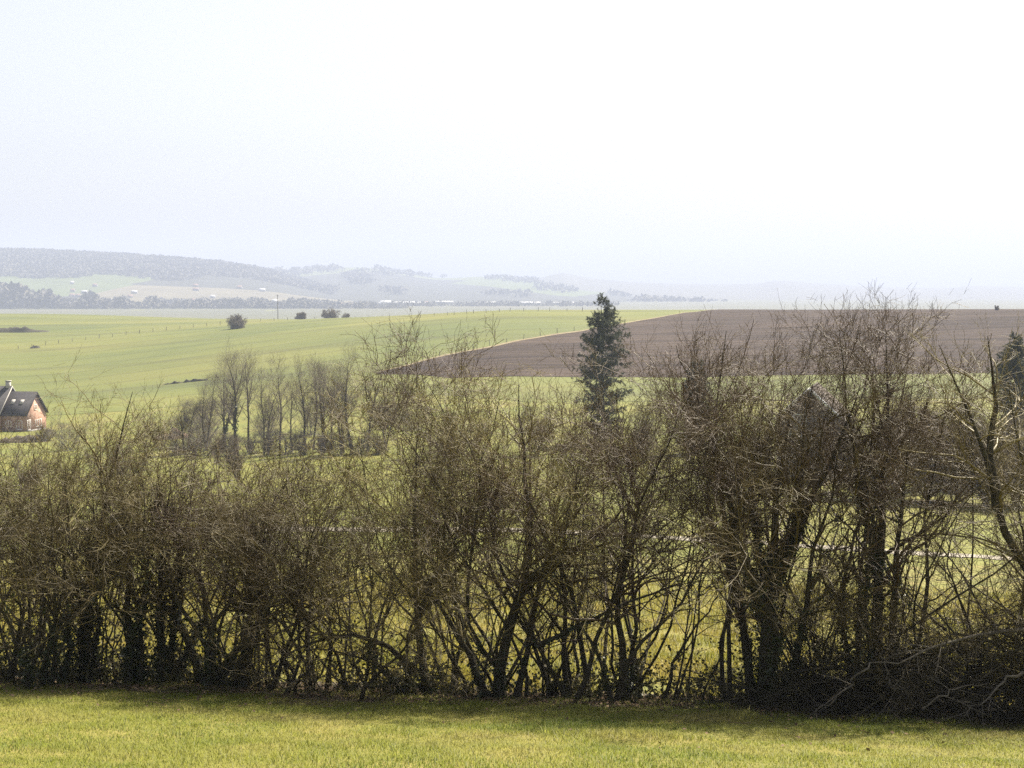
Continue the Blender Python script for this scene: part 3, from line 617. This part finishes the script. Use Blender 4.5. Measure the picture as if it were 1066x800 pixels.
for k, (px, ytop, tr, r0, lab, iv) in enumerate([
        (192, 412, 3, .13, 'short several-stemmed bare tree, leftmost of the valley trees, by pale earth', 0),
        (228, 372, 2, .20, 'tall bare valley tree with a dark ivy-clad trunk and thinner second stem', 260),
        (244, 362, 1, .22, 'tall bare valley tree with straight dark trunk, second of three close trunks', 260),
        (258, 366, 1, .17, 'bare valley tree with slightly curved trunk, right of the three close trunks', 0),
        (291, 376, 1, .17, 'bare valley tree with a crooked trunk bending to the right halfway up', 0),
        (316, 366, 1, .17, 'slim tall bare valley tree, thin straight trunk standing alone', 0),
        (336, 378, 2, .18, 'bare twin-stemmed valley tree right of the slim lone trunk', 0),
        (344, 384, 1, .14, 'thin bare valley tree touching the twin-stemmed one', 0),
        (366, 360, 1, .20, 'tall bare valley tree with a wide twiggy top in front of the ploughed corner', 0),
        (382, 372, 1, .16, 'forked bare valley tree at the right end of the row, by the ploughed corner', 0),
        (212, 392, 2, .12, 'young bare valley tree just left of the three close trunks', 0), (274, 388, 2, .12, 'young bare valley tree just left of the crooked one', 0),
        (304, 386, 1, .12, 'young bare valley tree just right of the crooked one', 0), (326, 374, 1, .15, 'thin bare valley tree between the slim lone trunk and the twin-stemmed one', 0), (355, 378, 2, .14, 'bare two-stemmed valley tree left of the wide twiggy top', 0),
        (398, 384, 2, .13, 'low-branched bare valley tree, last one right of the forked tree', 0)]):
    D = depth_on_land(px, 471, 110)+5*math.sin(k*2.1); p = base(px, D)
    H = ray(px, ytop)[1]*D-p.z
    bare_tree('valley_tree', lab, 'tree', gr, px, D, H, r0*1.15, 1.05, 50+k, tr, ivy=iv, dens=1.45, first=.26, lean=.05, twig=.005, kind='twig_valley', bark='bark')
gb = 'low bare bushes at the foot of the valley trees'
blab = ['bare bush below the brick house, left of the pale earth patch', 'low bare bush left of the short several-stemmed tree', 'low bare bush right of the short several-stemmed tree', 'bare bush between the three close trunks and the crooked tree',
        'bare bush at the foot of the slim lone trunk', 'bare bush at the right end of the valley trees', 'bare bush on the near side of the brick house garden', 'twiggy bare bush below the ploughed corner', 'bare bush left of the three close trunks']
for k, (px, D, H) in enumerate([(70, 232, 6), (165, 222, 6), (206, 222, 6.5), (275, 222, 5.5), (322, 224, 5), (400, 222, 4), (46, 262, 3.2), (430, 215, 4), (216, 236, 7)]+[(183+19*q, None, 2.6+1.4*math.sin(q*2.3)**2) for q in range(12)]):
    if D is None: D = depth_on_land(px, 474, 110)
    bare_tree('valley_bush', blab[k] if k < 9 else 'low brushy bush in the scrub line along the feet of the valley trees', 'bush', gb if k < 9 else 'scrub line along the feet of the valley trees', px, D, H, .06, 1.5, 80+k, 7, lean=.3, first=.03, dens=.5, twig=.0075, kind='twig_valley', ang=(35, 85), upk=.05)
# thicket beyond the path at the right
gt = 'bare bushes of the thicket beyond the path'
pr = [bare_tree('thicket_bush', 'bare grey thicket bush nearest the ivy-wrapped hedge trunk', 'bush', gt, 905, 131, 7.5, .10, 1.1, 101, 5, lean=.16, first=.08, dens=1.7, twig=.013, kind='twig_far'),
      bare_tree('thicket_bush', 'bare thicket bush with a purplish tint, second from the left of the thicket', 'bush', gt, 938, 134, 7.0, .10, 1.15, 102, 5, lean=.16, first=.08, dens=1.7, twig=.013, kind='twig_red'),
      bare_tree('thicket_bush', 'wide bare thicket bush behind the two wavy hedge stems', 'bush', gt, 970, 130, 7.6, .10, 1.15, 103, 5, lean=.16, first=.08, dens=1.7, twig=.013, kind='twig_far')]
for k, (px, D, s, h, lab) in enumerate([(1000, 133, 1, 1.0, 'bare thicket bush just left of the long curved bough'), (1030, 130, 1.1, .9, 'bare thicket bush crossed by the long curved bough'), (1060, 133, 1, 1.1, 'bare thicket bush at the right edge below the blue-green conifer'),
                                        (1092, 130, 1, 1, 'bare thicket bush beyond the right edge'), (955, 141, 1, 1.15, 'taller bare bush standing behind the thicket, left of the two wavy stems'), (1015, 142, 1.1, 1.1, 'taller bare bush standing behind the thicket, right of the two wavy stems'),
                                        (872, 136, .8, .8, 'small bare bush beside the white-edged gable house'), (1125, 134, 1, 1.1, 'last bare thicket bush far beyond the right edge')]):
    p = base(px, D); dup(pr[k % 3], p, k*1.3, (s, h), lab)
# middle-distance bushes behind the centre of the hedge
gm = 'bare scrub behind the middle of the hedge'
for k, (px, D, H, lab) in enumerate([(470, 150, 6, 'bare bush glimpsed between the slim straight trunk and the forked hawthorn'), (560, 165, 6, 'bare bush left of the tall spruce'), (672, 160, 6, 'bare bush right of the tall spruce'),
                                     (790, 150, 5, 'bare bush left of the white-edged gable house'), (20, 150, 4, 'bare bush far below the brick house'), (120, 140, 5, 'bare bush seen over the left part of the hedge'), (250, 150, 4.5, 'bare bush seen over the fan-shaped shrub')]):
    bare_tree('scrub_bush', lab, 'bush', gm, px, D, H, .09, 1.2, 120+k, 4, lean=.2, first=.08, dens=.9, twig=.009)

# ------------------------------------------------------------------ conifers
def conifer(name, label, px, D, ytop, wid, seed, group):
    rng = np.random.default_rng(seed)
    p = np.array(base(px, D)); H = ray(px, ytop)[1]*D-p[2]
    root = thing(name, tuple(p), label, 'tree', group)
    S = run(p[None]+[[0, 0, -.2]], np.array([[0, 0, 1.]]), np.array([H]), 10, .012, .05, rng); RS = (.26*(1-np.linspace(0, 1, 10))+.02)[None]
    b = MB(); b.tubes(S, RS, 8); b.build('trunk', M['bark'], root, smooth=True)
    nb = 260; t = rng.uniform(.02, .995, nb)**.85; a = rng.uniform(0, 2*PI, nb)
    p0 = np.c_[np.full(nb, p[0]), np.full(nb, p[1]), p[2]+t*H]
    Ln = wid*.5*np.clip((1.03-t)/.36, 0.06, 1)**.85*rng.uniform(.45, 1.25, nb)*np.where(t < .25, .8, 1)
    A = run(p0, np.c_[np.cos(a), np.sin(a), rng.normal(size=nb)*.2+.22+.6*(t > .93)], Ln, 6, .05, .03, rng)
    R = .035*(1-np.linspace(0, 1, 6))[None]*np.ones((nb, 1))+.008
    b = MB(); b.tubes(A, R, 4)
    A2, R2 = sprout(A, R, nb*12, rng, (.15, 1), (25, 70), (.35, 1.0), 4, .12, -.12, .6, .012, .004, .4); b.tubes(A2, R2, 3)
    n = len(A2)*52; i = rng.integers(0, len(A2), n); s = rng.uniform(.0, 1, n)*3; k = np.minimum(s.astype(int), 2); f = (s-k)[:, None]
    c = A2[i, k]*(1-f)+A2[i, k+1]*f; tan = nrm(A2[i, k+1]-A2[i, k])
    d = nrm(tan*.8+rng.normal(size=(n, 3))*.75+[0, 0, -.12]); ln = rng.uniform(.045, .13, (n, 1))
    w = nrm(np.cross(d, rng.normal(size=(n, 3))))*rng.uniform(.011, .026, (n, 1)); b.cards(c+d*ln, d*ln, w)
    b.build('crown', M['spruce'], root)
CG = 'dark conifers in the valley gardens'
conifer('spruce_tree', 'tall dark spruce standing above the hedge in front of the ploughed field edge', 628, 182, 309, 6.6, 1, CG)
conifer('conifer_tree', 'slim bluish conifer half hidden behind the upright wand-like shoots', 725, 172, 376, 3.0, 2, CG)
conifer('conifer_tree', 'blue-green conifer at the right edge, seen through the leaning tree', 1056, 158, 350, 5.2, 3, CG)

# ------------------------------------------------------------------ houses
def axes(az):
    """e1 along compass angle az (clockwise from +Y), e2 a quarter turn clockwise of it"""
    a = math.radians(az); e1 = np.array([math.sin(a), math.cos(a), 0]); a2 = a+PI/2; e2 = np.array([math.sin(a2), math.cos(a2), 0])
    return e1, e2, np.array([0, 0, 1.])
def gable_block(root, o, e1, e2, L0, L1, W, hw, hr, wallm, roofm, over=.35, trim=None, tw=.07, names=('wall', 'roof')):
    """gabled block from L0 to L1 along e1, width W along e2, eaves hw, ridge hr"""
    ez = np.array([0, 0, 1.]); P = lambda a, c, z: o+e1*a+e2*c+ez*z
    b = MB(); w = W/2
    b.prism([P(L0, -w, -1), P(L0, w, -1), P(L0, w, hw), P(L0, 0, hr), P(L0, -w, hw)], e1*(L1-L0)); b.build(names[0], wallm, root)
    k = (hr-hw)/w; ov = over; th = .16
    for s in (1, -1):
        b = MB()
        b.prism([P(L0-.1, 0, hr+.03), P(L0-.1, s*(w+ov), hw-k*ov+.03), P(L0-.1, s*(w+ov), hw-k*ov+.03+th*1.3), P(L0-.1, 0, hr+.03+th*1.3)], e1*(L1-L0+.1+over))
        rf = b.build(names[1], roofm, root)
    if trim is not None:
        for s in (1, -1):
            b = MB(); a = L1+over+.004
            b.prism([P(a, 0, hr-.1), P(a, s*(w+ov), hw-k*ov-.1), P(a, s*(w+ov), hw-k*ov+.27), P(a, 0, hr+.27)], e1*tw); b.build('bargeboard', trim, root)
def window(root, c, right, nrm_, w, h, bars=2, name='window'):
    """framed window standing on a wall: c centre on the wall face"""
    up = np.array([0, 0, 1.]); c = np.asarray(c, float)
    fr = MB(); t = .09
    ax = np.array([right, nrm_, up])
    for (dx, dz, sx, sz) in [(-w/2, 0, t, h), (w/2, 0, t, h), (0, -h/2+t/2, w-t, t), (0, h/2-t/2, w-t, t)]+[((k+1)*w/bars-w/2, 0, t*.7, h-2*t) for k in range(bars-1)]:
        fr.box(c+right*dx+up*dz+nrm_*.03, sx, .10, sz, ax)
    f = fr.build(name, M['white'], root)
    gl = MB(); gl.box(c+nrm_*.012, w-t, .03, h-t*1.5, ax); gl.build('pane', M['glass'], f)
    return f
# brick house at the left edge
D = 300; hb = base(11, D); e1, e2, ez = axes(101)
o = np.array([hb.x, hb.y, g(hb.x, hb.y)+.1])
bh = thing('brick_house', tuple(o), 'orange brick house with dark slate roofs and white-framed windows, in the left of the valley', 'house')
gable_block(bh, o, e1, e2, .0, 5.6, 8.2, 3.5, 7.7, M['brick'], M['slate'], names=('wall', 'roof'), trim=M['slate'])
gable_block(bh, o, e1, e2, -10, 0.0, 10.4, 3.4, 8.8, M['brick'], M['slate'], names=('wall', 'roof'), trim=M['render'])
c = o+e1*-.55+ez*9.1
ch = MB(); ch.box(c, .8, .8, 1.9, np.array([e1, e2, ez])); ch.box(c+ez*1.0, 1.0, 1.0, .16, np.array([e1, e2, ez])); ch.build('chimney', M['render'], bh)
Pw = lambda a, cc, z: o+e1*a+e2*cc+ez*z
window(bh, Pw(5.6, 2.9, 1.25), -e2, e1, 1.2, 2.1, 2, 'glazed_door')
window(bh, Pw(5.6, -.9, 1.35), -e2, e1, 2.3, 1.5, 3)
window(bh, Pw(5.6, .2, 4.7), -e2, e1, 1.0, 1.1, 2)
window(bh, Pw(4.1, 4.1, 1.3), e1, e2, 1.3, 1.9, 2)
window(bh, Pw(1.7, 4.1, 1.5), e1, e2, 1.2, 1.3, 2)
for q in (-3.2, -6.8): window(bh, Pw(q, 5.2, 1.5), e1, e2, 1.4, 1.4, 2)
sl_ = math.atan2(7.7-3.5, 4.1); dn = e2*math.cos(sl_)-ez*math.sin(sl_); nn = e2*math.sin(sl_)+ez*math.cos(sl_)
for q in (1.6, 3.6):
    f = MB(); f.box(Pw(q, 2.0, 7.7-2.0*math.tan(sl_)+.27), .8, 1.15, .12, np.array([e1, dn, nn])); f = f.build('skylight', M['render'], bh)
    gl = MB(); gl.box(Pw(q, 2.0, 7.7-2.0*math.tan(sl_)+.36), .62, .95, .05, np.array([e1, dn, nn])); gl.build('pane', M['glass'], f)
b = MB(); b.box(Pw(6.1, 0.9, .06), .9, 6.6, .22, np.array([e1, e2, ez])); b.build('terrace', M['render'], bh)
# gable house with pale verge behind the big ivy tree
D = 146; hb = base(843, D); e1, e2, ez = axes(197)
o = np.array([hb.x, hb.y, hb.z])
top = ray(843, 406)[1]*D-hb.z
gh = thing('gable_house', tuple(o), 'house with a white-edged steep gable, glimpsed through the crown of the largest hedge tree', 'house')
gable_block(gh, o, e1, e2, -9, 0, 6.4, top-2.9, top, M['wood'], M['tile'], names=('wall', 'roof'), trim=M['white'], tw=.12)
Pw = lambda a, cc, z: o+e1*a+e2*cc+ez*z
window(gh, Pw(0, .9, top-3.1), -e2, e1, 1.2, 1.2, 2); window(gh, Pw(0, -1.0, top-5.0), -e2, e1, 1.5, 1.3, 2); window(gh, Pw(0, 1.4, top-5.2), -e2, e1, 1.3, 1.4, 2)
b = MB(); b.tubes(np.array([[Pw(.08, -3.28, top-3.2), Pw(.08, -3.28, top/2), Pw(.08, -3.28, 0)]]), np.full((1, 3), .09), 6); b.build('drainpipe', M['white'], gh)

# earth mounds near the brick house
def mound(name, label, cat, px, D, lx, ly, h, mat, seed):
    p = base(px, D); rng = np.random.default_rng(seed)
    u = np.linspace(-1, 1, 31); v = np.linspace(-1, 1, 21); uu, vv = np.meshgrid(u, v)
    X = p.x+uu*lx/2; Y = p.y+vv*ly/2; sh = np.clip(1-uu**4, 0, 1)*np.clip(1-vv**2, 0, 1)
    Z = G(X, Y)-.1+(h+.1)*sh*(.75+.9*vnoise(X, Y, h*1.2, seed)+.5*vnoise(X, Y, h*.4, seed+3))
    i = np.arange(20)[:, None]*31+np.arange(30)[None]
    o = bpy.data.objects.new(name, None)
    b = MB(); b.add(np.stack([X, Y, Z], -1), np.stack([i, i+1, i+32, i+31], -1).reshape(-1, 4))
    bpy.data.objects.remove(o)
    ob = b.build(name, mat); return tag(ob, label, cat)
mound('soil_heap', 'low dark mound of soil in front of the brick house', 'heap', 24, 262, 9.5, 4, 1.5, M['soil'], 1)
mound('earth_heap', 'pale pinkish heap of earth behind the short several-stemmed tree', 'heap', 178, 246, 6.5, 3.5, 1.6, M['earth'], 2)
mound('field_heap', 'long dark heap of brush lying on the green field at the left edge', 'heap', 14, 652, 34, 6, 2.3, M['bark'], 3)
mound('field_heap', 'small dark clump lying alone on the green field below the long heap', 'heap', 37, 560, 4, 3, 1.1, M['bark'], 4)
b = None

# ------------------------------------------------------------------ field bushes, pole, fences
gf = 'lone bushes on the green field'
for k, (px, ytop, ybase, tr, lab, wd) in enumerate([(247, 327, 343, 6, 'round dark bare tree alone on the green field, largest of the lone field bushes', 1.15), (314, 329, 337, 5, 'low round bush on the field between the round dark tree and the upright bush', 1.5),
                                          (346, 320, 335, 5, 'upright dark bush on the skyline of the green field', .9), (360, 326, 334, 4, 'smallest field bush, just right of the upright dark bush', 1.0)]):
    a, bb = ray(px, ybase); D = depth_on_land(px, ybase) if ybase > 338 else 760
    p = base(px, D); H = (ybase-ytop)/F*D*.88
    bare_tree('field_bush', lab, 'bush', gf, px, D, H, .13, wd*1.2, 140+k, tr+5, twig=.02, lean=.3, first=.0, dens=1.8, kind='twig_valley', bark='bark', ang=(45, 105), upk=.02)
D = 860; p = base(290, D); H = ray(290, 307)[1]*D-p.z
po = thing('utility_pole', tuple(p), 'thin dark utility pole on the skyline of the green field', 'pole')
b = MB(); b.tubes(np.array([[[p.x, p.y, p.z-.5], [p.x, p.y, p.z+H*.5], [p.x, p.y, p.z+H]]]), np.array([[.24, .2, .16]]), 8); b.build('post', M['wood'], po)
b = MB(); b.box((p.x, p.y, p.z+H-.6), 1.8, .16, .16); b.build('crossarm', M['wood'], po)
for q in (-.8, .8):
    b = MB(); b.tubes(np.array([[[p.x+q, p.y, p.z+H-.5], [p.x+q, p.y, p.z+H-.2]]]), np.array([[.06, .04]]), 6); b.build('insulator', M['white'], po)
def fence(label, pts, hpost, thick, seed, group='post and wire fences across the fields'):
    rg = np.random.default_rng(seed); P = [np.array(base(px, D)) for px, D in pts]
    root = thing('wire_fence', tuple(P[0]), label, 'fence', group)
    for q in P:
        b = MB(); hh = hpost*rg.uniform(.8, 1.2); tx, ty = rg.normal(size=2)*.05*hh
        b.tubes(np.array([[q-[0, 0, .2], q+[tx*.5, ty*.5, hh*.5], q+[tx, ty, hh]]]), np.full((1, 3), thick*rg.uniform(.8, 1.2)), 6)
        b.build('post', M['wood'], root)
    A = np.array(P)
    for hgt in (.45, .85, 1.2):
        b = MB(); b.tubes((A+[0, 0, hgt*hpost/1.35])[None], np.full((1, len(A)), .006), 3); b.build('wire', M['wire'], root)
fence('wire fence on thin posts along the top edge of the ploughed field', [(p, edge_d(p)+3) for p in np.arange(405, 640, 17.5)], 1.5, .09, 1)
fence('wire fence on dark posts along the skyline of the middle field', [(p, 566+.05*(p-533)) for p in (438, 452, 466, 473, 486, 493, 506, 520, 531, 545, 560, 572, 590, 606, 622, 640)], 1.45, .1, 2)
fence('long wire fence crossing the left green field below the lone bushes', [(p, float(np.interp(p, [20, 130, 250, 420], [560, 600, 655, 740]))) for p in np.arange(20, 425, 14)], 1.5, .1, 3)
mound('low_hedge', 'thin dark low hedge line on the green field above the valley trees', 'hedge', 194, depth_on_land(194, 398), 14, 1.2, .9, M['bark'], 5)
bush = base(1036, 540)
bare_tree('skyline_bush', 'tiny dark bush on the skyline of the ploughed field at the right', 'bush', None, 1037, 545, 1.9, .08, 1.3, 160, 4, twig=.03, lean=.25, first=.05, dens=1.2, bark='bark')

# ------------------------------------------------------------------ the far village: houses and long sheds
rng = np.random.default_rng(9)
def far_house(px, D, z, L, W, hw, hr, az, label, wallm, roofm, name='village_house', cat='house', group='houses of the far village'):
    x = (px-533)/F*D; o = np.array([x, D, z-1.0]); e1, e2, ez = axes(az)
    root = thing(name, tuple(o), label, cat, group)
    P = lambda a, c, zz: o+e1*a+e2*c+ez*zz
    b = MB(); b.prism([P(-L/2, -W/2, 0), P(-L/2, W/2, 0), P(-L/2, W/2, hw), P(-L/2, 0, hr), P(-L/2, -W/2, hw)], e1*L); b.build('wall', wallm, root)
    for s in (1, -1):
        b = MB(); b.prism([P(-L/2-.3, 0, hr+.05), P(-L/2-.3, s*(W/2+.4), hw-.2), P(-L/2-.3, s*(W/2+.4), hw+.2), P(-L/2-.3, 0, hr+.5)], e1*(L+.6)); b.build('roof', roofm, root)
far_lab = []
for k in range(34):
    px = float(rng.choice([rng.uniform(55, 145), rng.uniform(185, 300), rng.uniform(330, 450)])); D = rng.uniform(3000, 3600)
    f = hA if px < 345 else hB
    z = float(f(np.array(px), np.array(D))) if (px < 345 or D > 3750) else -40
    side = 'below the wooded hill' if px < 160 else ('near the thin utility pole' if px < 320 else 'in the plain above the lone field bushes')
    far_house(px, D, z-.5, rng.uniform(9, 15), rng.uniform(7, 9), 5, 8.5, rng.uniform(70, 110), 'tiny pale far-off village house '+side, M['wall_far'], M['roof_far'] if rng.random() < .55 else M['shed'],
              group='far village houses '+side)
for px, D, L, lab in [(462, 3300, 62, 'long white-roofed shed, leftmost and highest of the far sheds'), (402, 3400, 40, 'short white-roofed shed above the lone field bushes'), (415, 3150, 110, 'widest white-roofed shed left of the middle of the plain'), (433, 3080, 60, 'white-roofed shed just right of the widest one'),
                      (508, 3120, 55, 'white-roofed shed nearest the middle of the plain'), (550, 3120, 75, 'long white-roofed shed left of the tall spruce'), (583, 3090, 85, 'long white-roofed shed beside the tall spruce'), (122, 3090, 50, 'white-roofed shed under the wooded hill'), (197, 3080, 16, 'bright white block near the round dark field tree')]:
    x = float(px); z = float(hA(np.array(x), np.array(D))) if px < 345 else -40
    far_house(x, D, z+5, L*.7, 18, 3.5, 6, 92, lab, M['wall_far'], M['shed'], 'farm_shed', 'shed', 'long white-roofed sheds on the far plain')

# ------------------------------------------------------------------ air
b = MB(); b.box((0, 4400, 80), 24000, 9200, 390)
m, nt, out = new_mat('pale_air')
pv = nt.nodes.new('ShaderNodeVolumePrincipled'); pv.inputs['Color'].default_value = (.485, .55, .735, 1); pv.inputs['Density'].default_value = 0.00025; pv.inputs['Anisotropy'].default_value = .1
nt.links.new(pv.outputs[0], out.inputs['Volume'])
m.cycles.volume_sampling = 'DISTANCE'
tag(b.build('haze', m), kind='stuff')

# ------------------------------------------------------------------ light, sky, camera
w = bpy.data.worlds.new('World'); SC.world = w; w.use_nodes = True
nt = w.node_tree; nt.nodes.clear()
out = nt.nodes.new('ShaderNodeOutputWorld'); bg = nt.nodes.new('ShaderNodeBackground'); sky = nt.nodes.new('ShaderNodeTexSky')
sky.sky_type = 'NISHITA'; sky.sun_disc = False; sky.sun_elevation = SUN_EL; sky.sun_rotation = SUN_AZ; sky.air_density = 1.0; sky.dust_density = 2.5; sky.ozone_density = 1.0
hs = nt.nodes.new('ShaderNodeHueSaturation'); hs.inputs['Saturation'].default_value = .42
nt.links.new(sky.outputs[0], hs.inputs['Color']); tn = mixc(nt, hs.outputs[0], (1.0, .965, .985), 1.0, 'MULTIPLY'); nt.links.new(tn, bg.inputs['Color']); bg.inputs['Strength'].default_value = .062
nt.links.new(bg.outputs[0], out.inputs['Surface'])
sl = bpy.data.lights.new('sun', 'SUN'); sl.energy = 4.6; sl.angle = math.radians(.53); sl.color = (1, .91, .74)
so = bpy.data.objects.new('sun', sl); COL.objects.link(so)
dv = Vector((math.sin(SUN_AZ)*math.cos(SUN_EL), math.cos(SUN_AZ)*math.cos(SUN_EL), math.sin(SUN_EL)))
so.rotation_euler = dv.to_track_quat('Z', 'Y').to_euler(); so.location = dv*100
cd = bpy.data.cameras.new('camera'); cd.sensor_width = 36; cd.lens = F/1066*36; cd.clip_start = .1; cd.clip_end = 60000
co = bpy.data.objects.new('camera', cd); COL.objects.link(co); co.location = (0, 0, 0); co.rotation_euler = (PI/2-PITCH, 0, 0); SC.camera = co
SC.view_settings.view_transform = 'Standard'; SC.view_settings.look = 'None'; SC.view_settings.exposure = EXPOSURE; SC.view_settings.gamma = 1
SC.view_settings.use_curve_mapping = False
SC.render.engine = 'CYCLES'
cy = SC.cycles; cy.max_bounces = 6; cy.diffuse_bounces = 3; cy.glossy_bounces = 2; cy.transmission_bounces = 4; cy.volume_bounces = 1; cy.transparent_max_bounces = 4
cy.use_denoising = False; cy.sample_clamp_indirect = 4.0
